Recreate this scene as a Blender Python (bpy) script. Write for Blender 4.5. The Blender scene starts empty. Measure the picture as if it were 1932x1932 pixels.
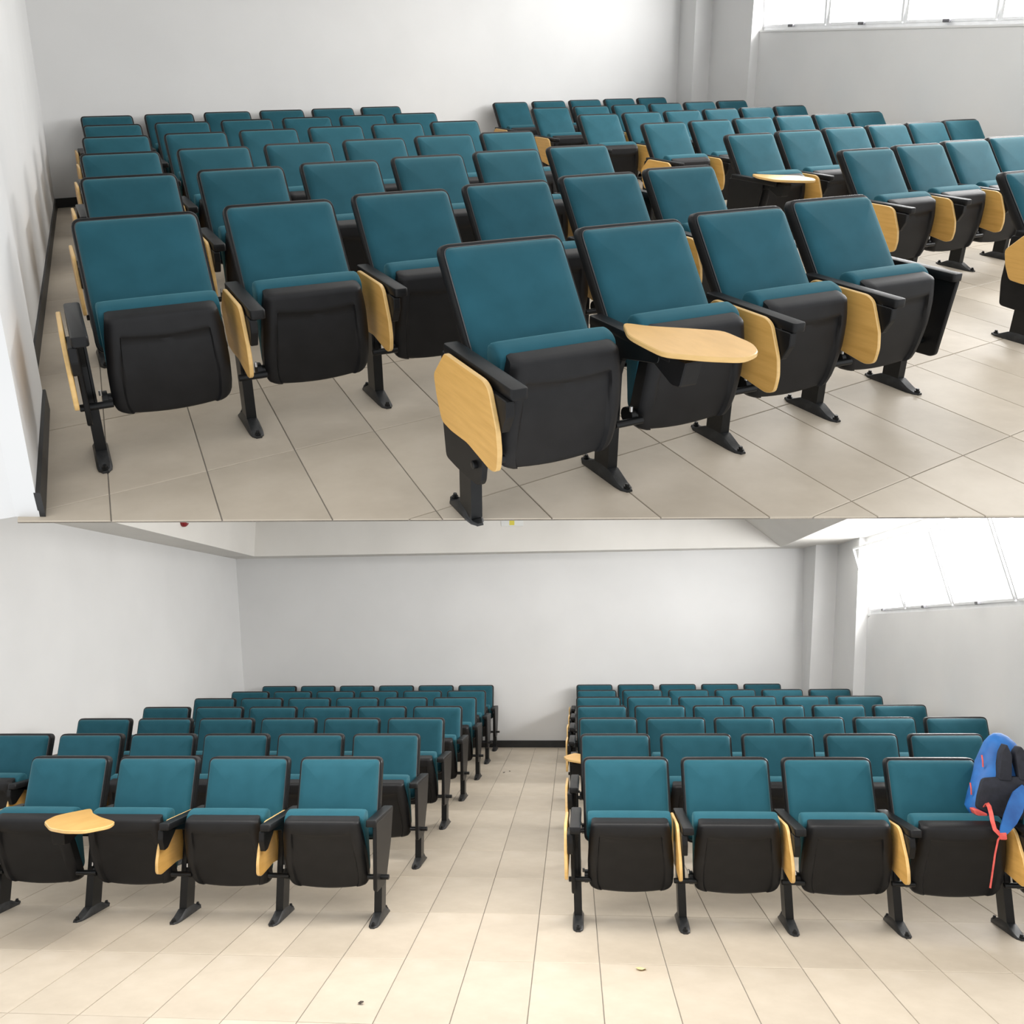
import bpy, bmesh, math, random
from mathutils import Matrix, Vector, Euler
import numpy as np
random.seed(4)
S = bpy.context.scene
COL = S.collection

# ------------------------------------------------------------------ camera, sky, daylight, exposure
def rot3(rx, ry, rz):
    cx, sx = math.cos(rx), math.sin(rx); cy, sy = math.cos(ry), math.sin(ry); cz, sz = math.cos(rz), math.sin(rz)
    Rx = Matrix(((1, 0, 0), (0, cx, -sx), (0, sx, cx)))
    Ry = Matrix(((cy, 0, sy), (0, 1, 0), (-sy, 0, cy)))
    Rz = Matrix(((cz, -sz, 0), (sz, cz, 0), (0, 0, 1)))
    return Ry @ Rx @ Rz                       # room axes -> camera axes (x right, y forward, z up)

RL = rot3(-0.18771, -0.01083, -0.09584)       # how the camera stands in the lower hall
CL = Vector((4.13966, -4.20444, 1.55612))
RU = rot3(0.42872, 0.00354, 0.60693)           # how it stands to the upper hall, which is raked towards the viewer
CU = Vector((0.15198, -2.36432, 1.36856))
T_LOW = Matrix.Identity(4)
rot_u = RL.transposed() @ RU
T_UP = Matrix.Translation(CL) @ rot_u.to_4x4() @ Matrix.Translation(-CU)

cam_d = bpy.data.cameras.new('camera')
cam = bpy.data.objects.new('camera', cam_d); COL.objects.link(cam); S.camera = cam
inv = RL.transposed()
right, fwd, up = inv @ Vector((1, 0, 0)), inv @ Vector((0, 1, 0)), inv @ Vector((0, 0, 1))
m = Matrix((right, up, -fwd)).transposed().to_4x4(); m.translation = CL
cam.matrix_world = m
cam_d.sensor_width = 36.0; cam_d.sensor_fit = 'HORIZONTAL'
cam_d.lens = 36.0 * 1700.0 / 1932.0
cam_d.shift_y = (870.0 - 966.0) / 1932.0
cam_d.clip_start = 0.05; cam_d.clip_end = 200

world = bpy.data.worlds.new('sky'); S.world = world; world.use_nodes = True
bg = world.node_tree.nodes['Background']
bg.inputs['Color'].default_value = (0.97, 0.985, 1.0, 1); bg.inputs['Strength'].default_value = 1.25
S.view_settings.view_transform = 'Standard'; S.view_settings.look = 'None'
S.view_settings.gamma = 1.0; S.view_settings.use_curve_mapping = False
S.view_settings.exposure = 0.03

def window_light(name, T, loc, aim, sx, sy, power, color=(1, 0.98, 0.95)):
    d = bpy.data.lights.new(name, 'AREA'); d.shape = 'RECTANGLE'; d.size = sx; d.size_y = sy
    d.energy = power; d.color = color
    o = bpy.data.objects.new(name, d); COL.objects.link(o)
    q = (Vector(aim) - Vector(loc)).to_track_quat('-Z', 'Y').to_matrix().to_4x4()
    q.translation = Vector(loc)
    o.matrix_world = T @ q
    return o
# daylight coming in through the window bands on the right hand side of each hall
window_light('window_daylight', T_UP, (10.08 + 0.194 * (2.6 - 6.0), 2.6, 1.95), (6.0, 3.4, 0.9), 7.0, 0.72, 430, (1, 0.99, 0.98))
window_light('window_daylight', T_LOW, (7.85, 4.6, 2.16), (4.0, 4.5, 1.0), 5.4, 0.8, 380, (1, 0.99, 0.98))
# ceiling lamps of both halls
window_light('ceiling_lamp_light', T_LOW, (3.6, 0.1, 2.42), (3.6, 0.5, 0.0), 4.5, 0.9, 125, (1, 0.97, 0.93))
window_light('ceiling_lamp_light', T_LOW, (2.9, 4.9, 3.25), (2.9, 4.95, 0.0), 4.6, 3.6, 75, (1, 0.98, 0.95))
window_light('ceiling_lamp_light', T_UP, (5.0, 3.3, 2.68), (5.0, 3.35, 0.0), 5.5, 3.6, 105, (1, 0.98, 0.95))

# ------------------------------------------------------------------ materials
def newmat(name):
    m_ = bpy.data.materials.new(name); m_.use_nodes = True
    nt = m_.node_tree; return m_, nt, nt.nodes['Principled BSDF']
def ramp(nt, fac, stops):
    r = nt.nodes.new('ShaderNodeValToRGB'); e = r.color_ramp.elements
    e[0].position, e[0].color = stops[0][0], (*stops[0][1], 1)
    e[1].position, e[1].color = stops[-1][0], (*stops[-1][1], 1)
    for p_, c_ in stops[1:-1]:
        k = e.new(p_); k.color = (*c_, 1)
    nt.links.new(fac, r.inputs['Fac']); return r.outputs['Color']
def noise(nt, scale, detail=3, coord='Object', stretch=(1, 1, 1), rough=0.5):
    tc = nt.nodes.new('ShaderNodeTexCoord'); mp = nt.nodes.new('ShaderNodeMapping')
    mp.inputs['Scale'].default_value = stretch
    n = nt.nodes.new('ShaderNodeTexNoise'); n.inputs['Scale'].default_value = scale
    n.inputs['Detail'].default_value = detail; n.inputs['Roughness'].default_value = rough
    nt.links.new(tc.outputs[coord], mp.inputs['Vector']); nt.links.new(mp.outputs['Vector'], n.inputs['Vector'])
    return n.outputs['Fac']
def bump(nt, b, h, strength, dist=0.002):
    n = nt.nodes.new('ShaderNodeBump'); n.inputs['Strength'].default_value = strength; n.inputs['Distance'].default_value = dist
    nt.links.new(h, n.inputs['Height']); nt.links.new(n.outputs['Normal'], b.inputs['Normal'])
def mat_noise(name, c0, c1, scale, rough, bmp=0.0, bscale=None, stretch=(1, 1, 1), lo=0.3, hi=0.7, spec=0.5):
    m_, nt, b = newmat(name)
    f = noise(nt, scale, stretch=stretch)
    nt.links.new(ramp(nt, f, [(lo, c0), (hi, c1)]), b.inputs['Base Color'])
    b.inputs['Roughness'].default_value = rough; b.inputs['Specular IOR Level'].default_value = spec
    if bmp: bump(nt, b, noise(nt, bscale or scale * 8), bmp)
    return m_
M = {}
M['teal'] = mat_noise('teal_fabric', (0.011, 0.076, 0.103), (0.015, 0.091, 0.124), 9, 0.7, 0.25, 900)
_b = M['teal'].node_tree.nodes['Principled BSDF']
_b.inputs['Sheen Weight'].default_value = 0.3
_b.inputs['Specular IOR Level'].default_value = 0.2; _b.inputs['Sheen Roughness'].default_value = 0.4
_b.inputs['Sheen Tint'].default_value = (0.35, 0.75, 0.8, 1)
M['black'] = mat_noise('black_plastic', (0.005, 0.005, 0.0055), (0.008, 0.008, 0.0085), 14, 0.42, 0.15, 700, spec=0.25)
M['pan'] = mat_noise('moulded_black_plastic', (0.007, 0.007, 0.0078), (0.011, 0.011, 0.012), 10, 0.48, 0.2, 600, spec=0.28)
M['metal'] = mat_noise('black_painted_steel', (0.004, 0.0045, 0.005), (0.007, 0.0075, 0.008), 20, 0.36, 0.1, 300, spec=0.3)
M['foot'] = mat_noise('scuffed_black_steel', (0.013, 0.014, 0.015), (0.045, 0.045, 0.045), 25, 0.45, 0.2, 200, lo=0.45, hi=0.9)
M['piping'] = mat_noise('grey_piping', (0.05, 0.055, 0.06), (0.08, 0.085, 0.09), 30, 0.4)
M['steel'] = mat_noise('bright_steel', (0.5, 0.5, 0.5), (0.6, 0.6, 0.6), 30, 0.3)
M['steel'].node_tree.nodes['Principled BSDF'].inputs['Metallic'].default_value = 1
def wood(name, a, b_):
    m_, nt, b = newmat(name)
    f = noise(nt, 5, 5, stretch=(3, 1, 9), rough=0.6)
    nt.links.new(ramp(nt, f, [(0.3, a), (0.7, b_)]), b.inputs['Base Color'])
    b.inputs['Roughness'].default_value = 0.38
    return m_
M['wood'] = wood('beech_laminate', (0.60, 0.335, 0.085), (0.72, 0.42, 0.12))
M['wood_edge'] = wood('beech_edge_band', (0.66, 0.42, 0.15), (0.76, 0.50, 0.20))
M['wall'] = mat_noise('white_painted_plaster', (0.70, 0.70, 0.695), (0.74, 0.74, 0.735), 1.3, 0.75, 0.08, 60)
M['beam'] = mat_noise('cream_painted_plaster', (0.72, 0.70, 0.66), (0.77, 0.75, 0.71), 1.3, 0.75, 0.08, 60)
M['base'] = mat_noise('black_skirting', (0.012, 0.012, 0.012), (0.018, 0.018, 0.018), 8, 0.5)
M['grout'] = mat_noise('grey_grout', (0.20, 0.18, 0.155), (0.27, 0.245, 0.21), 12, 0.8)
M['slab'] = mat_noise('white_slab_edge', (0.72, 0.71, 0.69), (0.78, 0.77, 0.75), 6, 0.8)
def tile_mat():
    m_, nt, b = newmat('beige_floor_tile')
    f = noise(nt, 2.2, 5, coord='Object', rough=0.6)
    col = ramp(nt, f, [(0.3, (0.46, 0.395, 0.31)), (0.55, (0.55, 0.48, 0.385)), (0.75, (0.60, 0.535, 0.45))])
    oi = nt.nodes.new('ShaderNodeObjectInfo')
    hsv = nt.nodes.new('ShaderNodeHueSaturation')
    mr = nt.nodes.new('ShaderNodeMapRange'); mr.inputs['To Min'].default_value = 0.93; mr.inputs['To Max'].default_value = 1.06
    nt.links.new(oi.outputs['Random'], mr.inputs['Value']); nt.links.new(mr.outputs['Result'], hsv.inputs['Value'])
    nt.links.new(col, hsv.inputs['Color']); nt.links.new(hsv.outputs['Color'], b.inputs['Base Color'])
    b.inputs['Roughness'].default_value = 0.5; b.inputs['Specular IOR Level'].default_value = 0.4
    bump(nt, b, noise(nt, 35, 3), 0.06, 0.002)
    return m_
M['tile'] = tile_mat()
M['frame'] = mat_noise('white_window_frame', (0.74, 0.75, 0.76), (0.8, 0.81, 0.82), 10, 0.4)
M['latch'] = mat_noise('grey_latch', (0.10, 0.10, 0.11), (0.16, 0.16, 0.17), 20, 0.4)
def glass_mat():
    m_, nt, b = newmat('window_glass')
    nt.nodes.remove(b)
    out = nt.nodes['Material Output']; t = nt.nodes.new('ShaderNodeBsdfTransparent'); g = nt.nodes.new('ShaderNodeBsdfGlossy')
    g.inputs['Roughness'].default_value = 0.02; mx = nt.nodes.new('ShaderNodeMixShader'); mx.inputs[0].default_value = 0.06
    nt.links.new(t.outputs[0], mx.inputs[1]); nt.links.new(g.outputs[0], mx.inputs[2]); nt.links.new(mx.outputs[0], out.inputs[0])
    return m_
M['glass'] = glass_mat()
M['bag'] = mat_noise('blue_nylon', (0.008, 0.075, 0.27), (0.018, 0.15, 0.46), 9, 0.6, 0.6, 22)
M['bagdark'] = mat_noise('black_mesh_padding', (0.008, 0.009, 0.014), (0.016, 0.018, 0.028), 30, 0.8, 0.5, 400)
M['red'] = mat_noise('coral_red_webbing', (0.60, 0.07, 0.06), (0.75, 0.13, 0.10), 30, 0.55, 0.3, 300)
M['alarm'] = mat_noise('red_alarm_plastic', (0.20, 0.015, 0.018), (0.28, 0.02, 0.025), 20, 0.35)
M['sign'] = mat_noise('white_sign_plastic', (0.75, 0.76, 0.74), (0.8, 0.81, 0.79), 12, 0.5)
M['yellow'] = mat_noise('yellow_print', (0.70, 0.60, 0.06), (0.78, 0.68, 0.10), 12, 0.5)
M['scrap'] = mat_noise('yellow_paper', (0.80, 0.58, 0.22), (0.85, 0.70, 0.40), 40, 0.7)
M['dirt'] = mat_noise('dark_crumb', (0.03, 0.025, 0.02), (0.07, 0.05, 0.04), 60, 0.9)

# ------------------------------------------------------------------ mesh helpers
def mesh(name, verts, faces, mats, smooth=False, fmat=None):
    me = bpy.data.meshes.new(name); me.from_pydata([tuple(v) for v in verts], [], faces)
    for m_ in (mats if isinstance(mats, (list, tuple)) else [mats]): me.materials.append(m_)
    if fmat: me.polygons.foreach_set('material_index', fmat)
    bm = bmesh.new(); bm.from_mesh(me); bmesh.ops.recalc_face_normals(bm, faces=bm.faces); bm.to_mesh(me); bm.free()
    if smooth: me.polygons.foreach_set('use_smooth', [True] * len(me.polygons))
    me.update(); return me
def from_bm(name, bm, mats, smooth_angle=None):
    me = bpy.data.meshes.new(name); bmesh.ops.recalc_face_normals(bm, faces=bm.faces); bm.to_mesh(me); bm.free()
    for m_ in (mats if isinstance(mats, (list, tuple)) else [mats]): me.materials.append(m_)
    if smooth_angle:
        me.polygons.foreach_set('use_smooth', [True] * len(me.polygons))
        me.set_sharp_from_angle(angle=math.radians(smooth_angle))
    return me
def round_poly(pts, r, n=3):
    out = []; N = len(pts)
    for i in range(N):
        p0, p1, p2 = Vector(pts[i - 1]), Vector(pts[i]), Vector(pts[(i + 1) % N])
        a, b = (p0 - p1), (p2 - p1)
        d = min(r, a.length * 0.45, b.length * 0.45); a, b = p1 + a.normalized() * d, p1 + b.normalized() * d
        for j in range(n + 1):
            t = j / n; out.append(tuple((1 - t) ** 2 * a + 2 * t * (1 - t) * p1 + t * t * b))
    return out
def prism_bm(outline, lo, hi, axis, bev=0.0, seg=1, bm=None):
    """outline in the two other axes: axis x -> (y,z), y -> (x,z), z -> (x,y)"""
    own = bm is None; b2 = bmesh.new()
    def co(p, t): return {'x': (t, p[0], p[1]), 'y': (p[0], t, p[1]), 'z': (p[0], p[1], t)}[axis]
    a = [b2.verts.new(co(p, lo)) for p in outline]; c = [b2.verts.new(co(p, hi)) for p in outline]
    b2.faces.new(a[::-1]); b2.faces.new(c)
    n = len(outline)
    for i in range(n): b2.faces.new((a[i], a[(i + 1) % n], c[(i + 1) % n], c[i]))
    bmesh.ops.recalc_face_normals(b2, faces=b2.faces)
    if bev:
        rim = [e for e in b2.edges if len({v in a for v in e.verts}) == 1]
        bmesh.ops.bevel(b2, geom=rim, offset=bev, segments=seg, profile=0.5, affect='EDGES', clamp_overlap=True)
    if own: return b2
    me = bpy.data.meshes.new('t'); b2.to_mesh(me); b2.free(); bm.from_mesh(me); bpy.data.meshes.remove(me); return bm
def box_bm(x0, x1, y0, y1, z0, z1, bev=0.0, bm=None):
    return prism_bm([(x0, y0), (x1, y0), (x1, y1), (x0, y1)], z0, z1, 'z', bev, 1, bm)
def tube_bm(pts, r, n=10, bm=None, radii=None):
    bm = bm or bmesh.new(); rings = []
    P = [Vector(p) for p in pts]
    for i, p in enumerate(P):
        t = (P[min(i + 1, len(P) - 1)] - P[max(i - 1, 0)]).normalized()
        u = t.orthogonal().normalized() if i == 0 else (u - u.dot(t) * t).normalized()
        v = t.cross(u); rr = radii[i] if radii else r
        rings.append([bm.verts.new(p + rr * (math.cos(a) * u + math.sin(a) * v)) for a in [2 * math.pi * k / n for k in range(n)]])
    for a, b in zip(rings, rings[1:]):
        for k in range(n): bm.faces.new((a[k], a[(k + 1) % n], b[(k + 1) % n], b[k]))
    bm.faces.new(rings[0][::-1]); bm.faces.new(rings[-1]); return bm
def strip_bm(pts, w, t, wdir, bm=None):
    """a flat ribbon of width w and thickness t following pts, width along wdir"""
    bm = bm or bmesh.new(); P = [Vector(p) for p in pts]; rows = []
    for i, p in enumerate(P):
        d = (P[min(i + 1, len(P) - 1)] - P[max(i - 1, 0)]).normalized()
        wd = Vector(wdir); wd = (wd - wd.dot(d) * d).normalized(); nn = d.cross(wd)
        rows.append([bm.verts.new(p + sx * wd * w / 2 + sy * nn * t / 2) for sx, sy in ((-1, -1), (1, -1), (1, 1), (-1, 1))])
    for a, b in zip(rows, rows[1:]):
        for k in range(4): bm.faces.new((a[k], a[(k + 1) % 4], b[(k + 1) % 4], b[k]))
    bm.faces.new(rows[0][::-1]); bm.faces.new(rows[-1]); return bm
def rrect(x0, x1, z0, z1, r, n=5):
    return round_poly([(x0, z0), (x1, z0), (x1, z1), (x0, z1)], r, n)
def loops_bm(loops, close_start=True):
    bm = bmesh.new(); R = [[bm.verts.new(p) for p in L] for L in loops]; n = len(R[0])
    for a, b in zip(R, R[1:]):
        for k in range(n): bm.faces.new((a[k], a[(k + 1) % n], b[(k + 1) % n], b[k]))
    if close_start: bm.faces.new(R[0][::-1])
    c = bm.verts.new(sum((v.co for v in R[-1]), Vector()) / n)
    for k in range(n): bm.faces.new((R[-1][k], R[-1][(k + 1) % n], c))
    return bm

def add(name, me, parent=None, loc=(0, 0, 0)):
    o = bpy.data.objects.new(name, me); COL.objects.link(o)
    if parent: o.parent = parent
    o.location = loc; return o
def tag(o, label, cat=None, group=None, kind=None):
    o['label'] = label
    if cat: o['category'] = cat
    if group: o['group'] = group
    if kind: o['kind'] = kind
    return o
def struct(name, me, T, label):
    o = add(name, me); o.matrix_world = T; o['kind'] = 'structure'; o['label'] = label; return o
def hexa(bottom, top):
    """solid from 4 bottom and 4 top corners"""
    v = list(bottom) + list(top)
    return v, [(3, 2, 1, 0), (4, 5, 6, 7), (0, 1, 5, 4), (1, 2, 6, 5), (2, 3, 7, 6), (3, 0, 4, 7)]
def slab_wall(name, T, line, z0, z1, thick, lean, mat_, label, side=1):
    """wall along a plan line (p,q); face leans in x by lean per metre of height; thickness on the given side"""
    (x0, y0), (x1, y1) = line
    d = Vector((x1 - x0, y1 - y0)).normalized(); n = Vector((-d.y, d.x)) * side * thick
    def pt(x, y, z, off): return (x + lean * z + off * n.x, y + off * n.y, z)
    b = [pt(x0, y0, z0, 0), pt(x1, y1, z0, 0), pt(x1, y1, z0, 1), pt(x0, y0, z0, 1)]
    t = [pt(x0, y0, z1, 0), pt(x1, y1, z1, 0), pt(x1, y1, z1, 1), pt(x0, y0, z1, 1)]
    v, f = hexa(b, t)
    return struct(name, mesh(name, v, f, mat_), T, label)

# ------------------------------------------------------------------ the two halls
def clip(poly, region):
    out = poly; n = len(region)
    for i in range(n):
        a, b = region[i], region[(i + 1) % n]; src = out; out = []
        f = lambda p: (b[0] - a[0]) * (p[1] - a[1]) - (b[1] - a[1]) * (p[0] - a[0])
        for j in range(len(src)):
            p, q = src[j - 1], src[j]; fp, fq = f(p), f(q)
            if (fp >= 0) != (fq >= 0):
                t = fp / (fp - fq); out.append((p[0] + t * (q[0] - p[0]), p[1] + t * (q[1] - p[1])))
            if fq >= 0: out.append(q)
        if not out: return []
    return out
def area(p): return abs(sum(p[i - 1][0] * p[i][1] - p[i][0] * p[i - 1][1] for i in range(len(p)))) / 2
def tile_mesh(name, poly, top=0.0, h=0.007, ch=0.0015):
    c = (sum(p[0] for p in poly) / len(poly), sum(p[1] for p in poly) / len(poly)); n = len(poly)
    def shrink(p, e):
        d = Vector((p[0] - c[0], p[1] - c[1])); L = max(d.length, 1e-4); d = d * (max(L - e, 0) / L); return (c[0] + d.x, c[1] + d.y)
    v = [(*p, top - h) for p in poly] + [(*p, top - ch) for p in poly] + [(*shrink(p, 0.003), top) for p in poly]
    f = [tuple(2 * n + i for i in range(n))]
    for i in range(n):
        j = (i + 1) % n; f += [(i, j, n + j, n + i), (n + i, n + j, 2 * n + j, 2 * n + i)]
    return mesh(name, v, f, M['tile'])
def build_floor(T, region, eye, x0, y0, w, d, slope, gap, thick, label):
    """grout bed (the floor) with every tile laid on it as a piece of its own"""
    n = len(region); bm = bmesh.new()
    prism_bm(region, -thick, -0.004, 'z', 0, 1, bm)
    fl = struct('floor', from_bm('floor', bm, [M['grout']]), T, label)
    tiles = []
    for i in range(-60, 60):
        for j in range(-20, 30):
            yb = y0 + j * d; yt = yb + d - gap
            xb = x0 + i * w + slope * (yb - y0); xt = x0 + i * w + slope * (yt - y0)
            full = [(xb, yb), (xb + w - gap, yb), (xt + w - gap, yt), (xt, yt)]
            p = clip(full, region)
            if len(p) < 3 or area(p) < 0.002: continue
            whole = abs(area(p) - area(full)) < 1e-6
            c = (sum(q[0] for q in p) / len(p), sum(q[1] for q in p) / len(p))
            tiles.append((math.hypot(c[0] - eye.x, c[1] - eye.y), whole, (xb, yb), p))
    tiles.sort(key=lambda t: t[0])
    shared = tile_mesh('floor_tile', [(0, 0), (w - gap, 0), (w - gap + slope * (d - gap), d - gap), (slope * (d - gap), d - gap)])
    for k, (dist, whole, o, p) in enumerate(tiles[:298]):
        if whole: add('floor_tile', shared, fl, (o[0], o[1], random.uniform(-0.0006, 0.0002)))
        else:
            q = [(a - o[0], b - o[1]) for a, b in p]
            add('floor_tile', tile_mesh('cut_floor_tile', q), fl, (o[0], o[1], 0))
    rest = tiles[298:]
    if rest:
        v, f = [], []
        for _, _, o, p in rest:
            me = tile_mesh('t', p); base = len(v)
            v += [tuple(q.co) for q in me.vertices]; f += [tuple(base + i for i in q.vertices) for q in me.polygons]
            bpy.data.meshes.remove(me)
        r = add('floor_tiling', mesh('floor_tiling', v, f, M['tile']), fl); r['kind'] = 'stuff'
    return fl

# ---- upper hall (the raked one): room axes, floor at z=0
BU = 0.194
WLU = lambda y: 0.176 + BU * y                        # left wall foot line
WRU = lambda y: 9.745 + BU * (y - 6.84)               # right wall foot line
YU = 7.2; LU = -0.042
front = lambda x: 0.692 - 0.683 * (x - 0.258)
yn = 0.64
region_u = [(WLU(yn), yn - .035), (3.9, front(3.9)), (WRU(-1.0) + 0.18, -1.0), (WRU(YU) + 0.18, YU), (WLU(YU), YU)]
build_floor(T_UP, region_u, CU, 2.947, -0.805, 0.33, 0.722, BU, 0.004, 0.0085, 'pale beige tiled floor of the upper hall')
slab_wall('wall_back', T_UP, ((WLU(YU) - 0.1, YU), (10.4, YU)), 0, 2.75, 0.12, 0.0, M['wall'], 'plain white back wall of the upper hall')
slab_wall('wall_left', T_UP, ((WLU(yn), yn), (WLU(YU), YU)), 0, 2.75, 0.12, 0.05, M['wall'], 'plain white left wall of the upper hall')
def plinth(name, T, line, h, t, label, side=1, lean=0):
    return slab_wall(name, T, line, 0, h, t, lean, M['base'], label, side)
plinth('baseboard_left', T_UP, ((WLU(1.6), 1.6), (WLU(YU), YU)), 0.085, 0.016, 'black skirting along the upper hall left wall', -1)
plinth('baseboard_back', T_UP, ((WLU(YU), YU), (9.5, YU)), 0.085, 0.014, 'black skirting along the upper hall back wall', -1)
# shallow pillar at the near end of the left wall, with its own skirting
v, f = hexa([(WLU(yn), yn, 0), (WLU(yn) + 0.064, yn - .045, 0), (WLU(1.6) + 0.064, 1.6, 0), (WLU(1.6), 1.6, 0)],
            [(WLU(yn) + .10, yn, 2.7), (WLU(yn) + 0.164, yn - .045, 2.7), (WLU(1.6) + 0.164, 1.6, 2.7), (WLU(1.6) + .10, 1.6, 2.7)])
struct('pillar', mesh('pillar', v, f, M['wall']), T_UP, 'shallow white pillar at the near end of the upper hall left wall')
def strip_at(z): return [(WLU(yn) + .062, yn - .043, z), (WLU(yn) + .080, yn - .056, z), (WLU(1.6) + .080, 1.6, z), (WLU(1.6) + .062, 1.6, z)]
def return_at(z): return [(WLU(1.6), 1.6, z), (WLU(1.6) + .080, 1.6, z), (WLU(1.6) + .080, 1.616, z), (WLU(1.6), 1.616, z)]
v, f = hexa(strip_at(0), strip_at(.085)); v2, f2 = hexa(return_at(0), return_at(.085))
v += v2; f += [tuple(i + 8 for i in q) for q in f2]
struct('baseboard_pillar', mesh('baseboard_pillar', v, f, M['base']), T_UP, 'black skirting wrapped around the upper hall pillar')
v, f = hexa([(9.443, 6.84, 0), (WRU(6.84), 6.84, 0), (WRU(6.84) + 0.4, YU + .1, 0), (9.543, YU + .1, 0)],
            [(9.443 + LU * 2.7, 6.84, 2.7), (WRU(6.84) + LU * 2.7, 6.84, 2.7), (WRU(6.84) + 0.4 + LU * 2.7, YU + .1, 2.7), (9.543 + LU * 2.7, YU + .1, 2.7)])
struct('column', mesh('column', v, f, M['wall']), T_UP, 'white column in the far right corner of the upper hall')
slab_wall('wall_right', T_UP, ((WRU(6.014), 6.014), (WRU(6.86), 6.86)), 0, 2.7, 0.45, LU, M['wall'], 'white wall pier between column and window, upper hall', -1)
slab_wall('wall_apron', T_UP, ((WRU(-1.0) + 0.125, -1.0), (WRU(6.06) + 0.125, 6.06)), 0, 1.57, 0.16, LU, M['wall'], 'white wall under the window band, upper hall', -1)
slab_wall('trim_sill', T_UP, ((WRU(-1.0) + 0.117, -1.0), (WRU(6.02) + 0.117, 6.02)), 1.57, 1.588, 0.19, LU, M['wall'], 'white window sill of the upper hall', -1)
slab_wall('wall_lintel', T_UP, ((WRU(-1.0) + 0.1, -1.0), (WRU(6.06) + 0.1, 6.06)), 2.32, 2.75, 0.2, LU, M['wall'], 'white lintel over the window band, upper hall', -1)
v, f = hexa([(WLU(0.8), 0.8, 2.72), (WRU(0.8) + .3, 0.8, 2.72), (10.3, YU + .1, 2.72), (WLU(YU), YU + .1, 2.72)],
            [(WLU(0.8), 0.8, 2.80), (WRU(0.8) + .3, 0.8, 2.80), (10.3, YU + .1, 2.80), (WLU(YU), YU + .1, 2.80)])
struct('ceiling', mesh('ceiling', v, f, M['wall']), T_UP, 'white ceiling over the upper hall')

# ---- lower hall
YL = 8.657
WLL, LEL = -0.90, -0.114        # left wall foot and lean
WRL, LER = 6.985, 0.1227        # right wall foot and lean
YC, YJ = 8.187, 7.283           # front of the column, start of the window bay
SL = -0.035
region_l = [(-0.93, -1.0), (7.42, -1.0), (7.10, YL), (-0.93, YL)]
build_floor(T_LOW, region_l, CL, 4.085, 0.485, 0.314, 0.742, -0.033, 0.004, 0.05, 'pale beige tiled floor of the lower hall')
slab_wall('wall_back', T_LOW, ((-1.4, YL), (7.4, YL)), 0, 3.3, 0.12, 0.0, M['wall'], 'plain pale grey back wall of the lower hall')
slab_wall('wall_left', T_LOW, ((WLL, 2.2), (WLL, YL)), 0, 3.3, 0.12, LEL, M['wall'], 'plain white left wall of the lower hall')
plinth('baseboard_back', T_LOW, ((WLL, YL), (6.72, YL)), 0.091, 0.014, 'black skirting along the lower hall back wall', -1)
plinth('baseboard_left', T_LOW, ((WLL, 2.2), (WLL, YL)), 0.091, 0.014, 'black skirting along the lower hall left wall', -1, lean=LEL)
v, f = hexa([(6.706, YC, 0), (WRL, YC, 0), (WRL + 0.5, YL + .05, 0), (6.726, YL + .05, 0)],
            [(6.706 + .119 * 3.1, YC, 3.1), (WRL + LER * 3.1, YC, 3.1), (WRL + .5 + LER * 3.1, YL + .05, 3.1), (6.726 + .085 * 3.1, YL + .05, 3.1)])
struct('column', mesh('column', v, f, M['wall']), T_LOW, 'white column in the far right corner of the lower hall')
slab_wall('wall_right', T_LOW, ((WRL + .031, YJ), (WRL, YC + .02)), 0, 3.1, 0.5, LER, M['wall'], 'white wall pier between column and window, lower hall', -1)
# wall under the window: rounded plaster shoulder at its far top corner
ap = [(1.6, 0), (YJ + .03, 0), (YJ + .03, 1.62), (YJ - .01, 1.68), (YJ - .10, 1.705), (1.6, 1.705)]
bm = bmesh.new()
def apx(y, z): return 7.15 - SL * (YJ - y) + LER * z
fa = [bm.verts.new((apx(y, z), y, z)) for y, z in ap]; fb = [bm.verts.new((apx(y, z) + .16, y, z)) for y, z in ap]
bm.faces.new(fa); bm.faces.new(fb[::-1])
for i in range(len(ap)): bm.faces.new((fa[i], fa[i - 1], fb[i - 1], fb[i]))
struct('wall_apron', from_bm('wall_apron', bm, [M['wall']]), T_LOW, 'white wall under the window band, lower hall')
slab_wall('trim_sill', T_LOW, ((apx(1.6, 0), 1.6), (apx(YJ, 0), YJ)), 1.705, 1.722, 0.22, LER, M['wall'], 'white window sill of the lower hall', -1)
slab_wall('wall_lintel', T_LOW, ((apx(1.6, 0) - .06, 1.6), (apx(YJ, 0) - .06, YJ + .02)), 2.60, 3.3, 0.35, LER, M['wall'], 'white lintel over the window band, lower hall', -1)
# downstand beams below the ceiling
ZS = 2.66
v, f = hexa([(-1.4, 8.27, ZS), (7.5, 8.383, ZS), (7.5, YL + .02, ZS), (-1.4, YL + .02, ZS)],
            [(-1.4, 8.27, 3.3), (7.5, 8.383, 3.3), (7.5, YL + .02, 3.3), (-1.4, YL + .02, 3.3)])
struct('beam_back', mesh('beam_back', v, f, M['beam']), T_LOW, 'cream downstand beam along the back wall, lower hall')
v, f = hexa([(-1.5, 2.3, ZS), (-0.53, 2.3, ZS), (-0.775, 8.3, ZS), (-1.5, 8.3, ZS)],
            [(-1.5, 2.3, 3.3), (-0.53, 2.3, 3.3), (-0.775, 8.3, 3.3), (-1.5, 8.3, 3.3)])
struct('beam_left', mesh('beam_left', v, f, M['beam']), T_LOW, 'cream downstand beam along the left wall, lower hall')
v, f = hexa([(6.74, 2.3, ZS), (7.65, 2.3, ZS), (7.65, 8.4, ZS), (6.60, 8.4, ZS)],
            [(5.97, 2.3, 3.3), (7.65, 2.3, 3.3), (7.65, 8.4, 3.3), (5.83, 8.4, 3.3)])
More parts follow.
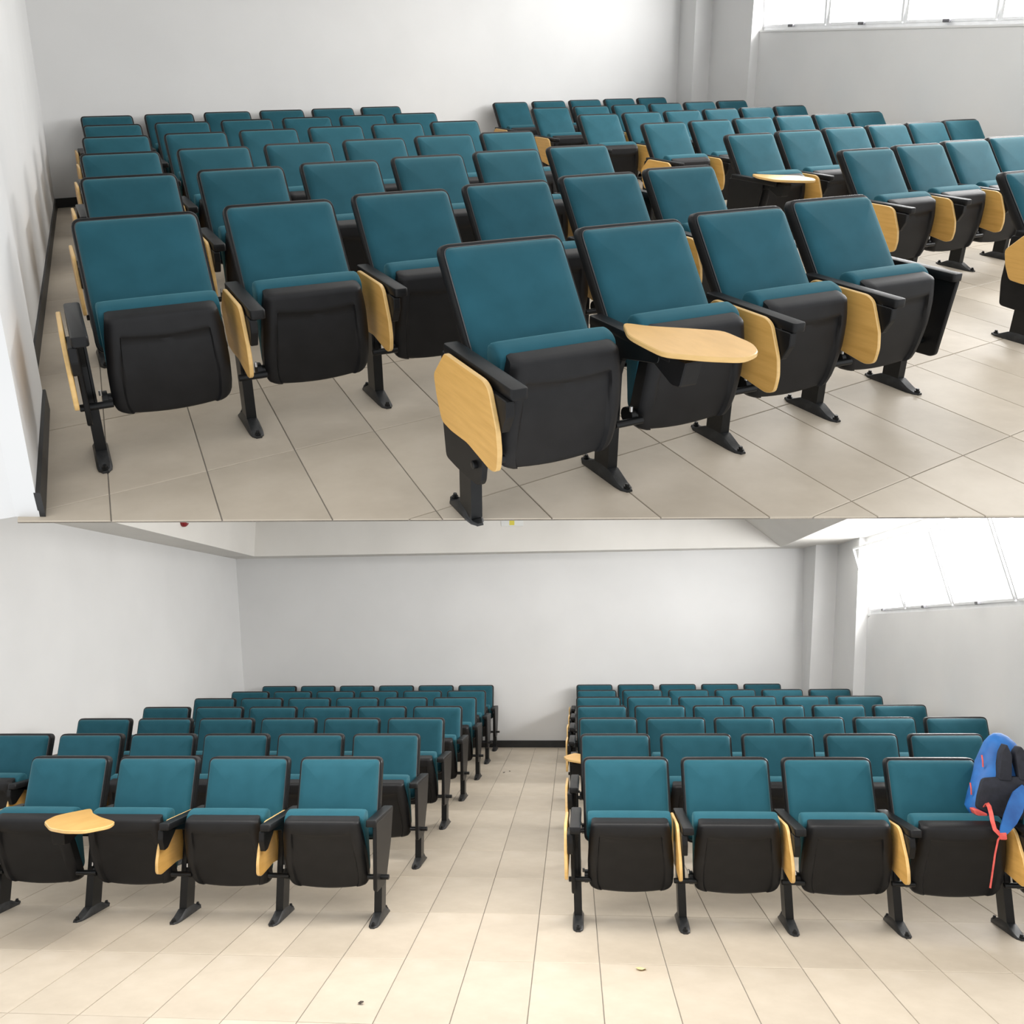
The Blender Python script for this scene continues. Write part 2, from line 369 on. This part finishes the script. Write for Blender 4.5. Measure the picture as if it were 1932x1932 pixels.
struct('beam_right', mesh('beam_right', v, f, M['beam']), T_LOW, 'cream sloping beam over the window side, lower hall')
v, f = hexa([(-1.6, 3.4, 3.3), (7.7, 3.4, 3.3), (7.7, YL + .1, 3.3), (-1.6, YL + .1, 3.3)],
            [(-1.6, 3.4, 3.38), (7.7, 3.4, 3.38), (7.7, YL + .1, 3.38), (-1.6, YL + .1, 3.38)])
struct('ceiling', mesh('ceiling', v, f, M['wall']), T_LOW, 'white ceiling over the lower hall')

def window(T, name, X, ys, z0, z1, label, opened):
    """a band of top hung sashes between mullions; X(y) is the glass line"""
    root = bpy.data.objects.new(name, None); COL.objects.link(root)
    root.matrix_world = T @ Matrix.Translation((X(ys[0]), ys[0], z0))
    root['kind'] = 'structure'; root['label'] = label
    o = Vector((X(ys[0]), ys[0], z0))
    def bar(nm, a, b, w, mat_):
        a = Vector(a) - o; b = Vector(b) - o
        bm = strip_bm([a, b], w, w, (1, 0, 0) if abs((b - a).z) < 0.5 * (b - a).length else (1, 0, 0))
        return add(nm, from_bm(nm, bm, [mat_]), root)
    H = z1 - z0
    bar('bottom_rail', (X(ys[0]), ys[0], z0 + .02), (X(ys[-1]), ys[-1], z0 + .02), 0.04, M['frame'])
    bar('top_rail', (X(ys[0]), ys[0], z1 - .02), (X(ys[-1]), ys[-1], z1 - .02), 0.04, M['frame'])
    for y in ys: bar('mullion', (X(y), y, z0), (X(y), y, z1), 0.035, M['frame'])
    for ya, yb in zip(ys, ys[1:]):
        ym = (ya + yb) / 2; s = 1 if yb > ya else -1
        A_, B_ = ya + s * 0.03, yb - s * 0.03; tilt = opened
        # sash leaning inwards at its top edge
        q = [(X(A_) - .02, A_, z0 + .05), (X(B_) - .02, B_, z0 + .05), (X(B_) - .02 - tilt, B_, z1 - .06), (X(A_) - .02 - tilt, A_, z1 - .06)]
        Q = [Vector(p) - o for p in q]
        bm = bmesh.new()
        for i in range(4): strip_bm([Q[i], Q[(i + 1) % 4]], 0.022, 0.022, (1, 0, 0), bm)
        sash = add('sash', from_bm('sash', bm, [M['frame']]), root)
        n = (Q[1] - Q[0]).cross(Q[3] - Q[0]).normalized() * 0.003
        vv, ff = hexa([p - n for p in Q], [p + n for p in Q])
        add('pane', mesh('pane', vv, ff, M['glass']), sash)
        lx = X(ym) - .05
        add('latch', from_bm('latch', box_bm(lx - .03 - o.x, lx - o.x, ym - .035 - o.y, ym + .035 - o.y, .03, .06, .004), [M['latch']]), root)
        for yy in (A_, B_):
            bm = tube_bm([Vector((X(yy) - .01, yy, z1 - .1)) - o, Vector((X(yy) - .02 - tilt, yy, z1 - .09)) - o, Vector((X(yy) - .03 - tilt * .4, yy, z0 + H * .45)) - o], 0.006, 6)
            add('stay', from_bm('stay', bm, [M['latch']]), root)
    return root
window(T_UP, 'window_1', lambda y: 9.717 + 0.194 * (y - 6.014), [6.0, 4.877, 3.76, 2.646, 1.53, 0.42], 1.588, 2.33, 'blown-out white window band of the upper hall', 0.06)
window(T_LOW, 'window_2', lambda y: 7.411 - 0.03 * (y - 7.283), [7.26, 6.056, 4.81, 3.56, 2.31], 1.722, 2.58, 'blown-out white window band of the lower hall', 0.15)

# ------------------------------------------------------------------ the auditorium chair
CXC = 0.28                                            # chair centre measured from its left standard
def make_meshes(slope, ytop, seat_dy):
    D = {}
    # backrest: a plane that leans back by `slope`; t runs up, n runs out of its front
    zt, z0 = 0.885, 0.42
    L = math.hypot(1, slope)
    def P(x, t, n):                                   # t = height above z0 along z
        bow = 0.06 * (x * x)                          # the back wraps round slightly
        y = ytop - slope * (zt - (z0 + t)) - n / L - bow
        return (x, y, z0 + t + n * slope / L * 0.6)
    H = zt - z0
    def loop(inset, n, r):
        o = rrect(-0.245 + inset, 0.245 - inset, inset, H - inset, max(r - inset, 0.006), 5)
        out = []
        for i in range(len(o)):                        # extra points on the straight edges so the bow shows
            p, q = o[i], o[(i + 1) % len(o)]; out.append(p)
            if i % 6 == 5:
                out += [(p[0] + (q[0] - p[0]) * k / 8, p[1] + (q[1] - p[1]) * k / 8) for k in range(1, 8)]
        return [P(x, t, n) for x, t in out]
    bm = loops_bm([loop(0.03, -0.060, .04), loop(0.008, -0.052, .04), loop(0, -0.038, .04), loop(0, -0.006, .04), loop(0.003, 0.0, .04), loop(0.012, 0.001, .04), loop(0.014, -0.006, .04)])
    D['back_shell'] = from_bm('back_shell', bm, [M['black']], 50)
    bm = loops_bm([loop(0.0145, -0.004, .04), loop(0.0135, 0.004, .04), loop(0.0155, 0.012, .04), loop(0.021, 0.022, .045), loop(0.032, 0.030, .05), loop(0.055, 0.036, .06), loop(0.10, 0.040, .07), loop(0.16, 0.043, .08), loop(0.20, 0.044, .08)])
    D['back_cushion'] = from_bm('back_cushion', bm, [M['teal']], 80)
    o = loop(0.0135, 0.004, .04); bm = bmesh.new(); n_ = len(o); rings = []
    for i, p in enumerate(o):
        p = Vector(p); t = (Vector(o[(i + 1) % n_]) - Vector(o[i - 1])).normalized(); u = Vector((0, -1, slope)).normalized(); w = t.cross(u)
        rings.append([bm.verts.new(p + 0.0028 * (math.cos(a) * u + math.sin(a) * w)) for a in [k * math.pi / 2 for k in range(4)]])
    for i in range(n_):
        a, b = rings[i], rings[(i + 1) % n_]
        for k in range(4): bm.faces.new((a[k], a[(k + 1) % 4], b[(k + 1) % 4], b[k]))
    D['piping'] = from_bm('piping', bm, [M['piping']], 80)
    def sm(x, a, b):
        t = min(1, max(0, (x - a) / (b - a))); return t * t * (3 - 2 * t)
    # seat pan, tipped up: its moulded underside faces the front
    prof = [(-.118, .600), (-.128, .607), (-.142, .604), (-.160, .598), (-.177, .5915), (-.1835, .584), (-.185, .570), (-.184, .548), (-.1835, .535), (-.183, .527), (-.182, .515), (-.179, .48), (-.172, .43), (-.163, .38), (-.151, .33), (-.138, .28), (-.126, .24), (-.120, .222), (-.117, .212), (-.113, .204), (-.104, .198), (-.090, .195), (-.078, .20)]
    zs_ = [.195, .20, .215, .25, .37, .5, .565, .59, .607]; ws_ = [.196, .203, .216, .2275, .2275, .218, .208, .203, .198]
    us = [-1, -.985, -.95, -.88, -.80, -.765, -.745, -.715, -.55, -.35, -.15, 0, .15, .35, .55, .715, .745, .765, .80, .88, .95, .985, 1]
    V, F = [], []; nv, nu = len(prof), len(us)
    for iv, (y, z) in enumerate(prof):
        w = float(np.interp(z, zs_, ws_))
        for u in us:
            x = u * w; zz = z; yy = y + seat_dy * min(1, max(0, (z - .20) / .37))
            low = sm(0.30 - z, 0, 0.1)
            zz -= 0.018 * low * (1 - u * u)
            top = sm(z, 0.46, 0.52) * (1 - sm(z, 0.545, 0.57))
            zz -= 0.020 * top * (1 - u * u)
            e = abs(u)
            rec = (1 - sm(e, .745 + .03 * sm(.5 - z, 0, .3), .765 + .03 * sm(.5 - z, 0, .3))) * (1 - sm(z, .522, .530))
            if iv > 8: yy += 0.012 * rec
            yy += 0.022 * max(0, (e - 0.86) / 0.14) ** 2           # rounded side edges
            V.append((x, yy, zz))
    nb = len(V)
    for iv, (y, z) in enumerate(prof):
        for u in us:
            x, yy, zz = V[iv * nu + us.index(u)]
            th = 0.050 if 2 < iv < nv - 3 else 0.018
            V.append((x * 0.985, yy + th, min(zz, .598)))
    for b in (0, nb):
        for iv in range(nv - 1):
            for iu in range(nu - 1):
                a = b + iv * nu + iu; F.append((a, a + 1, a + nu + 1, a + nu) if b == 0 else (a + nu, a + nu + 1, a + 1, a))
    rim = [iu for iu in range(nu)] + [iv * nu + nu - 1 for iv in range(1, nv)] + [(nv - 1) * nu + iu for iu in range(nu - 2, -1, -1)] + [iv * nu for iv in range(nv - 2, 0, -1)]
    for i in range(len(rim)):
        a, b = rim[i], rim[(i + 1) % len(rim)]; F.append((a, nb + a, nb + b, b))
    me = mesh('seat_pan', V, F, M['pan'], True); me.set_sharp_from_angle(angle=math.radians(35)); D['seat_pan'] = me
    # seat cushion behind the pan
    pr = round_poly([(-.131, .600), (-.110, .622), (-.070, .633), (-.042, .618), (-.040, .50), (-.045, .27), (-.075, .25), (-.095, .40), (-.130, .57)], 0.02, 3)
    cy, cz = -.085, .45
    secs = [(-.222, .90), (-.219, .965), (-.212, .99), (-.19, 1.0), (-.10, 1.006), (0, 1.008), (.10, 1.006), (.19, 1.0), (.212, .99), (.219, .965), (.222, .90)]
    bm = bmesh.new(); R = [[bm.verts.new((x, cy + (y - cy) * s + seat_dy * min(1, max(0, (z - .20) / .37)), cz + (z - cz) * (s if z < .55 else 1 - (1 - s) * .9))) for y, z in pr] for x, s in secs]
    for a, b in zip(R, R[1:]):
        for k in range(len(pr)): bm.faces.new((a[k], a[(k + 1) % len(pr)], b[(k + 1) % len(pr)], b[k]))
    bm.faces.new(R[0][::-1]); bm.faces.new(R[-1])
    D['seat_cushion'] = from_bm('seat_cushion', bm, [M['teal']], 60)
    # standard parts, about the standard's own line x=0
    ao = round_poly([(-.029, .092), (.029, .092), (.029, -.352), (-.029, -.352)], 0.014, 4)
    bm = prism_bm(ao, .572, .610, 'z', 0.006, 2); D['armrest'] = from_bm('armrest', bm, [M['black']], 40)
    ae = round_poly([(-.029, .112), (.029, .112), (.029, -.245), (-.029, -.245)], 0.012, 4)
    bm = prism_bm(ae, .572, .610, 'z', 0.006, 2); D['armrest_end'] = from_bm('armrest_end', bm, [M['black']], 40)
    bm = box_bm(-.021, .021, -.076, .006, .012, .50, .005); D['leg'] = from_bm('leg', bm, [M['metal']])
    def foot(y0, y1):
        bm = bmesh.new(); st = []
        ys = [y0, y0 + .006, y0 + .02, y0 + .05, -.085, -.035, .012, y1 - .03, y1 - .012, y1 - .004, y1]
        ys = sorted(set(y for y in ys if y0 <= y <= y1))
        for y in ys:
            e = min(y - y0, y1 - y)
            w = .012 + .017 * sm(e, 0, .03); h = .010 + .040 * sm(e, .02, .11) + .0
            st.append([bm.verts.new(p) for p in ((-w, y, 0), (w, y, 0), (w, y, h * .55), (w * .72, y, h), (-w * .72, y, h), (-w, y, h * .55))])
        for a, b in zip(st, st[1:]):
            for k in range(6): bm.faces.new((a[k], a[(k + 1) % 6], b[(k + 1) % 6], b[k]))
        bm.faces.new(st[0][::-1]); bm.faces.new(st[-1])
        return from_bm('foot', bm, [M['foot']], 40)
    D['foot'] = foot(-.182, .102); D['foot_short'] = foot(-.10, .102)
    bm = tube_bm([(0, 0, 0), (0, 0, .008), (0, 0, .0081), (0, 0, .018)], .01, 8, radii=[.012, .012, .008, .007]); D['bolt'] = from_bm('bolt', bm, [M['metal']])
    up_ = round_poly([(.085, .575), (-.30, .575), (-.295, .545), (-.11, .50), (-.082, .40), (-.078, .22), (.008, .20), (.05, .40)], 0.012, 2)
    bm = prism_bm(up_, -.012, .012, 'x', .003); D['support_plate'] = from_bm('support_plate', bm, [M['metal']])
    ep = round_poly([(.105, .575), (-.235, .575), (-.182, .30), (-.168, .20), (-.128, .178), (.0, .174), (.088, .18), (.108, .32)], 0.02, 3)
    bm = prism_bm(ep, -.030, -.010, 'x', .004); D['end_panel_left'] = from_bm('end_panel', bm, [M['black']], 40)
    er = round_poly([(.105, .575), (-.238, .575), (-.205, .21), (-.185, .195), (-.075, .19), (-.02, .20), (.07, .40)], 0.016, 3)
    bm = prism_bm(er, .008, .030, 'x', .004); D['end_panel_right'] = from_bm('end_panel', bm, [M['black']], 40)
    tb = round_poly([(.02, .603), (.105, .50), (.085, .42), (.05, .345), (-.02, .338), (-.13, .345), (-.28, .318), (-.318, .335), (-.326, .40), (-.316, .47), (-.27, .585), (-.24, .603)], 0.018, 3)
    def tablet(outline, lo, hi, axis):
        bm = prism_bm(outline, lo, hi, axis, .003, 1)
        ax = 'xyz'.index(axis)
        for f_ in bm.faces: f_.material_index = 0 if abs(f_.normal[ax]) > 0.9 else 1
        return from_bm('writing_tablet', bm, [M['wood'], M['wood_edge']], 30)
    D['tablet'] = tablet(tb, -.034, -.018, 'x'); D['tablet_end'] = tablet(tb, -.060, -.043, 'x')
    t1 = round_poly([(-.005, -.094), (-.072, -.21), (-.080, -.30), (-.082, -.395), (.02, -.478), (.113, -.53), (.197, -.505), (.243, -.438), (.250, -.298), (.15, -.225), (.051, -.158)], 0.03, 3)
    t2 = round_poly([(.008, -.125), (-.055, -.24), (-.078, -.30), (-.05, -.42), (.08, -.55), (.197, -.60), (.30, -.60), (.372, -.50), (.345, -.415), (.204, -.325), (.10, -.24)], 0.03, 3)
    D['tablet_flat_upper'] = tablet(t1, .618, .636, 'z'); D['tablet_flat_lower'] = tablet(t2, .618, .636, 'z')
    br = round_poly([(-.345, .572), (-.20, .572), (-.225, .53), (-.285, .462), (-.315, .458), (-.345, .52)], 0.008, 2)
    bm = prism_bm(br, -.017, .012, 'x', .003); D['bracket'] = from_bm('tablet_bracket', bm, [M['black']])
    bm = prism_bm(round_poly([(-.42, .60), (-.24, .60), (-.26, .55), (-.36, .50), (-.40, .505)], .01, 2), -.01, .06, 'x', .004); D['bracket_flat'] = from_bm('tablet_bracket', bm, [M['black']])
    bm = tube_bm([(-.045, -.132, .258), (-.043, -.132, .258), (.073, -.132, .258), (.075, -.132, .258)], .014, 12, radii=[.011, .014, .014, .011])
    D['pivot_bar'] = from_bm('pivot_bar', bm, [M['metal']], 40)
    bm = tube_bm([(.04, -.09, .262), (.06, -.09, .262), (.061, -.09, .262), (.075, -.09, .262)], .03, 14, radii=[.034, .034, .022, .022])
    D['hinge_hub'] = from_bm('hinge_hub', bm, [M['metal']], 40)
    bm = tube_bm([(.036, -.118, .292), (.036, -.118, .312)], .006, 8); D['hinge_pin'] = from_bm('hinge_pin', bm, [M['steel']])
    return D

ORD = ['front', 'second', 'third', 'fourth', 'fifth', 'sixth', 'back']
SEAT = ['first', 'second', 'third', 'fourth', 'fifth', 'sixth']
protos = {}
def dup_tree(src, parent):
    c = src.copy(); COL.objects.link(c); c.parent = parent
    for ch in src.children: dup_tree(ch, c)
    return c
def make_standard(root, D, sx, at, kind, adz):
    """leg > foot, bolts; armrest; tablet > bracket; plate or panel; pivot bar, hub"""
    at = Vector(at)
    leg = add('leg', D['leg'], root, at)
    ft = add('foot', D['foot_short' if kind == 'cut' else 'foot'], leg)
    ys = (.085, -.166) if kind != 'cut' else (.085,)
    for y in ys: add('bolt', D['bolt'], leg, (0, y, .010))
    end = kind == 'right'
    off = Vector((0.017 if kind == 'middle' else 0, 0, adz))
    add('armrest', D['armrest_end' if end else 'armrest'], root, at + off)
    if end: add('end_panel', D['end_panel_right'], root, at)
    elif kind in ('left', 'cut'):
        add('end_panel', D['end_panel_left'], root, at); add('support_plate', D['support_plate'], root, at)
    else: add('support_plate', D['support_plate'], root, at)
    add('pivot_bar', D['pivot_bar'], root, at)
    if not end:
        h = add('hinge_hub', D['hinge_hub'], root, at); add('hinge_pin', D['hinge_pin'], h)
def make_proto(hall, D, kind, flat, last, endvec, sx, cxo, adz):
    key = (hall, kind, flat, last)
    if key in protos: return protos[key], False
    r = bpy.data.objects.new('auditorium_chair', None); COL.objects.link(r); r.empty_display_size = 0.2
    add('back_shell', D['back_shell'], r, (cxo, 0, 0)); c = add('back_cushion', D['back_cushion'], r, (cxo, 0, 0)); add('piping', D['piping'], c)
    p = add('seat_pan', D['seat_pan'], r, (cxo, 0, 0)); add('seat_cushion', D['seat_cushion'], p)
    left = Vector((-CXC / sx, 0, 0))
    make_standard(r, D, sx, left, kind, adz)
    lift = left + Vector((0, 0, adz))
    if flat:
        t = add('writing_tablet', D['tablet_flat_' + hall], r, lift); add('tablet_bracket', D['bracket_flat'], t)
        t['label'] = 'wooden writing tablet folded flat over the seat'
    else:
        t = add('writing_tablet', D['tablet' if kind == 'middle' else 'tablet_end'], r, lift); add('tablet_bracket', D['bracket'], t, (0, 0, 0) if kind == 'middle' else (-.026, 0, 0))
    if last: make_standard(r, D, sx, endvec, 'right', adz)
    protos[key] = r
    return r, True

PITCH = 0.56
def build_chairs(hall, T, D, th, scale, cxo, adz, yL, yR, xL, xR, counts, flats, cut=None):
    c, s = math.cos(th), math.sin(th)
    ev = Vector(((PITCH * c - CXC) / scale[0], (-PITCH * s) / scale[1], 0))
    for blk, ys, xs in (('left', yL, xL), ('right', yR, xR)):
        for r in range(7):
            n = counts[blk][r]; full = counts[blk + '_full'][r]
            for k in range(n):
                kind = 'left' if k == 0 else 'middle'
                if cut == (blk, r, k): kind = 'cut'
                flat = (blk, r, k) in flats; last = (k == full - 1)
                pr, fresh = make_proto(hall, D, kind, flat, last, ev, scale[0], cxo, adz)
                o = pr if fresh else dup_tree(pr, None)
                loc = Vector((xs[r] + k * PITCH + c * CXC, ys[r] + s * CXC, 0))
                o.matrix_world = T @ Matrix.Translation(loc) @ Matrix.Rotation(th, 4, 'Z') @ Matrix.Diagonal((*scale, 1))
                if flat:
                    lab = f'teal tip-up chair, flat wooden tablet at its left arm, {hall} hall, {blk} block, {ORD[r]} row'
                else:
                    lab = f'teal tip-up chair in {hall} hall, {blk} block, {ORD[r]} row, {SEAT[k]} seat from its left end'
                tag(o, lab, 'chair', f'teal chairs of the {blk} block, {hall} hall')
DU = make_meshes(0.64, 0.283, 0.031)
DL = make_meshes(0.125, 0.060, -0.084)
build_chairs('upper', T_UP, DU, -0.139, (0.914, 1.074, 0.907), -0.006, -0.007,
    [-0.1462, 1.0113, 2.2256, 3.3635, 4.5291, 5.6459, 6.7664], [-0.114, 1.0642, 2.2485, 3.421, 4.5735, 5.6816, 6.77],
    [1.5125, 0.6418, 0.911, 1.1352, 1.3773, 1.6058, 1.8099], [4.8824, 5.1292, 5.3697, 5.6044, 5.8316, 6.0823, 6.3134],
    dict(left=[4, 6, 6, 6, 6, 6, 6], right=[1, 4, 6, 6, 6, 6, 5], left_full=[4, 6, 6, 6, 6, 6, 6], right_full=[5, 5, 6, 6, 6, 6, 5]),
    {('left', 0, 1), ('right', 2, 0)}, cut=('left', 0, 0))
build_chairs('lower', T_LOW, DL, 0.015, (1.0, 1.239, 0.955), 0.007, -0.018,
    [1.1405, 2.3704, 3.6027, 4.8366, 6.0648, 7.2512, 8.4321], [1.155, 2.3617, 3.5871, 4.8315, 6.0534, 7.233, 8.4071],
    [0.6228, -0.5204, -0.5546, -0.5901, -0.6149, -0.661, -0.7034], [3.9656, 3.9231, 3.8812, 3.8291, 3.7909, 3.7634, 3.7285],
    dict(left=[4, 6, 6, 6, 6, 6, 6], right=[5, 5, 6, 6, 6, 6, 5], left_full=[4, 6, 6, 6, 6, 6, 6], right_full=[6, 5, 6, 6, 6, 7, 5]),
    {('left', 0, 1), ('right', 2, 0)})

# ------------------------------------------------------------------ backpack leaning on the front row of the lower hall
def plate(name, pts, y0, y1, mat_, parent, r=0.015, bev=0.004, tilt=0.0, loc=(0, 0, 0)):
    bm = prism_bm(round_poly(pts, r, 3), y0, y1, 'y', bev, 2)
    return add(name, from_bm(name, bm, [mat_], 40), parent, loc)
bag = bpy.data.objects.new('backpack', None); COL.objects.link(bag)
B0 = Vector((6.24, 1.02, 0.585)); bag.location = B0
tag(bag, 'blue and black backpack with coral red straps, propped on the front row chairs', 'backpack')
def rel(pts): return [(x - B0.x, z - B0.z) for x, z in pts]
bm = bmesh.new(); rings = []
for z, hw, hd, yc in ((.578, .16, .045, 1.03), (.588, .195, .072, 1.03), (.63, .202, .086, 1.035), (.69, .188, .09, 1.04), (.75, .165, .088, 1.05), (.80, .146, .084, 1.06), (.85, .126, .078, 1.07), (.90, .10, .070, 1.08), (.945, .075, .058, 1.09), (.975, .045, .040, 1.10), (.99, .02, .018, 1.105)):
    ring = []
    for k in range(28):
        a = 2 * math.pi * k / 28; ca, sa = math.cos(a), math.sin(a)
        q = lambda t: math.copysign(abs(t) ** 0.72, t)
        wob = 1 + 0.025 * math.sin(5 * a + 37 * z) + 0.02 * math.sin(3 * a - 61 * z)
        ring.append(bm.verts.new((6.235 + (z - .6) * .06 + hw * q(ca) * wob - B0.x, yc + hd * q(sa) * wob - B0.y, z - B0.z)))
    rings.append(ring)
for a, b in zip(rings, rings[1:]):
    for k in range(28): bm.faces.new((a[k], a[(k + 1) % 28], b[(k + 1) % 28], b[k]))
bm.faces.new(rings[0][::-1]); bm.faces.new(rings[-1])
add('bag_body', from_bm('bag_body', bm, [M['bag']], 60), bag)
bp = plate('back_panel', rel([(6.048, .632), (6.064, .696), (6.095, .78), (6.162, .785), (6.231, .79), (6.36, .785), (6.42, .63), (6.30, .575), (6.19, .578), (6.114, .608)]), -.083, -.05, M['bagdark'], bag, .02, .006)
plate('shoulder_strap', rel([(6.232, .955), (6.204, .909), (6.172, .775), (6.236, .77), (6.252, .896)]), -.088, -.02, M['bagdark'], bag, .012, .005)
plate('shoulder_strap', rel([(6.30, .945), (6.27, .909), (6.275, .775), (6.34, .77), (6.345, .88)]), -.088, -.02, M['bagdark'], bag, .012, .005)
bm = bmesh.new(); rows = []
for (x, y, z), w in (((6.30, .935, .735), .05), ((6.25, .90, .70), .075), ((6.205, .85, .655), .085), ((6.155, .805, .605), .075), ((6.118, .790, .560), .05), ((6.100, .787, .535), .028)):
    c = Vector((x, y, z)) - B0; wd = Vector((.72, 0, -.62)) * w / 2; nn = Vector((0, -.008, .003))
    rows.append([bm.verts.new(c + sa * wd + sb * nn) for sa, sb in ((-1, -1), (-.7, -1.6), (.7, -1.6), (1, -1), (1, 1), (-1, 1))])
for p, q in zip(rows, rows[1:]):
    for k in range(6): bm.faces.new((p[k], p[(k + 1) % 6], q[(k + 1) % 6], q[k]))
bm.faces.new(rows[0][::-1]); bm.faces.new(rows[-1])
add('strap_pad', from_bm('strap_pad', bm, [M['bag']], 50), bag)
plate('bottom_trim', rel([(6.030, .628), (6.050, .630), (6.10, .606), (6.092, .585), (6.040, .600)]), -.086, -.03, M['red'], bag, .006, .003)
bm = strip_bm([Vector((x, y, z)) - B0 for x, y, z in ((6.090, .940, .640), (6.094, .915, .662), (6.082, .86, .655), (6.068, .81, .632), (6.064, .792, .597), (6.070, .788, .560), (6.094, .786, .534))], .020, .004, (1, 0, .3))
web = add('webbing_strap', from_bm('webbing_strap', bm, [M['red']], 50), bag)
bm = box_bm(6.088 - B0.x, 6.120 - B0.x, .778 - B0.y, .794 - B0.y, .512 - B0.z, .548 - B0.z, .004)
add('buckle', from_bm('buckle', bm, [M['red']]), web)
bm = strip_bm([Vector((x, .786, z)) - B0 for x, z in ((6.096, .532), (6.079, .510), (6.059, .447), (6.037, .36), (6.018, .285))], .008, .003, (1, 0, .3))
add('strap_tail', from_bm('strap_tail', bm, [M['red']], 50), web)
for zz in (.86, .72):
    xl = 6.24 - B0.x
    bm = tube_bm([Vector((6.235 + (zz - .6) * .06 - .19 * (1 if zz < .8 else .66), 1.02 + dy_, zz + dz_)) - B0 for dy_, dz_ in ((-.02, -.03), (-.025, 0), (-.02, .03))], .004, 6)
    add('zip_pull', from_bm('zip_pull', bm, [M['red']]), bag)

# ------------------------------------------------------------------ small fittings and litter in the lower hall
al = bpy.data.objects.new('fire_alarm', None); COL.objects.link(al)
al.matrix_world = Matrix.Translation((-0.668, 5.787, 2.872)) @ Matrix.Rotation(math.radians(88), 4, 'Z')
tag(al, 'round red fire alarm sounder with white centre on the cream beam', 'alarm')
bm = tube_bm([(0, 0, 0), (0, -.02, 0), (0, -.035, 0), (0, -.05, 0), (0, -.058, 0)], .06, 24, radii=[.075, .075, .07, .055, .03]); add('sounder_body', from_bm('sounder_body', bm, [M['alarm']], 40), al)
bm = tube_bm([(0, -.056, 0), (0, -.07, 0), (0, -.078, 0)], .03, 18, radii=[.034, .03, .015]); add('lens', from_bm('lens', bm, [M['sign']], 40), al)
sg = bpy.data.objects.new('wall_sign', None); COL.objects.link(sg)
sg.location = (2.93, 8.333, 3.087)
tag(sg, 'small white sign with a yellow patch on the back beam', 'sign')
add('sign_plate', from_bm('sign_plate', box_bm(-.155, .155, -.016, 0, -.07, .07, .004), [M['sign']]), sg)
add('printed_patch', from_bm('printed_patch', box_bm(-.04, .03, -.0175, -.015, -.055, .045, 0), [M['yellow']]), sg)
def scrap(name, loc, r, h, mat_, label, cat, n=9, seed=1):
    rnd = random.Random(seed); bm = bmesh.new()
    rim = [bm.verts.new((r * rnd.uniform(.7, 1.1) * math.cos(2 * math.pi * k / n) * 1.3, r * rnd.uniform(.6, 1.0) * math.sin(2 * math.pi * k / n), rnd.uniform(0.001, h))) for k in range(n)]
    c = bm.verts.new((0, 0, h * .8)); d = bm.verts.new((0, 0, 0.0))
    for k in range(n):
        bm.faces.new((rim[k], rim[(k + 1) % n], c)); bm.faces.new((rim[(k + 1) % n], rim[k], d))
    o = add(name, from_bm(name, bm, [mat_])); o.location = loc; return tag(o, label, cat)
scrap('paper_scrap', (4.277, .41, 0.001), .022, .010, M['scrap'], 'crumpled yellow paper scrap alone on the bare front floor', 'paper', 9, 3)
scrap('dirt_crumb', (3.066, -.07, 0.001), .012, .010, M['dirt'], 'dark brown crumb on the tiles nearest the viewer', 'debris', 7, 5)
scrap('dirt_crumb', (2.994, 6.377, 0.001), .014, .010, M['dirt'], 'tiny dark crumb far down the aisle, nearer the seats', 'debris', 6, 7)
scrap('dirt_crumb', (3.05, 6.47, 0.001), .011, .009, M['dirt'], 'tiny dark crumb far down the aisle, nearer its middle', 'debris', 6, 8)
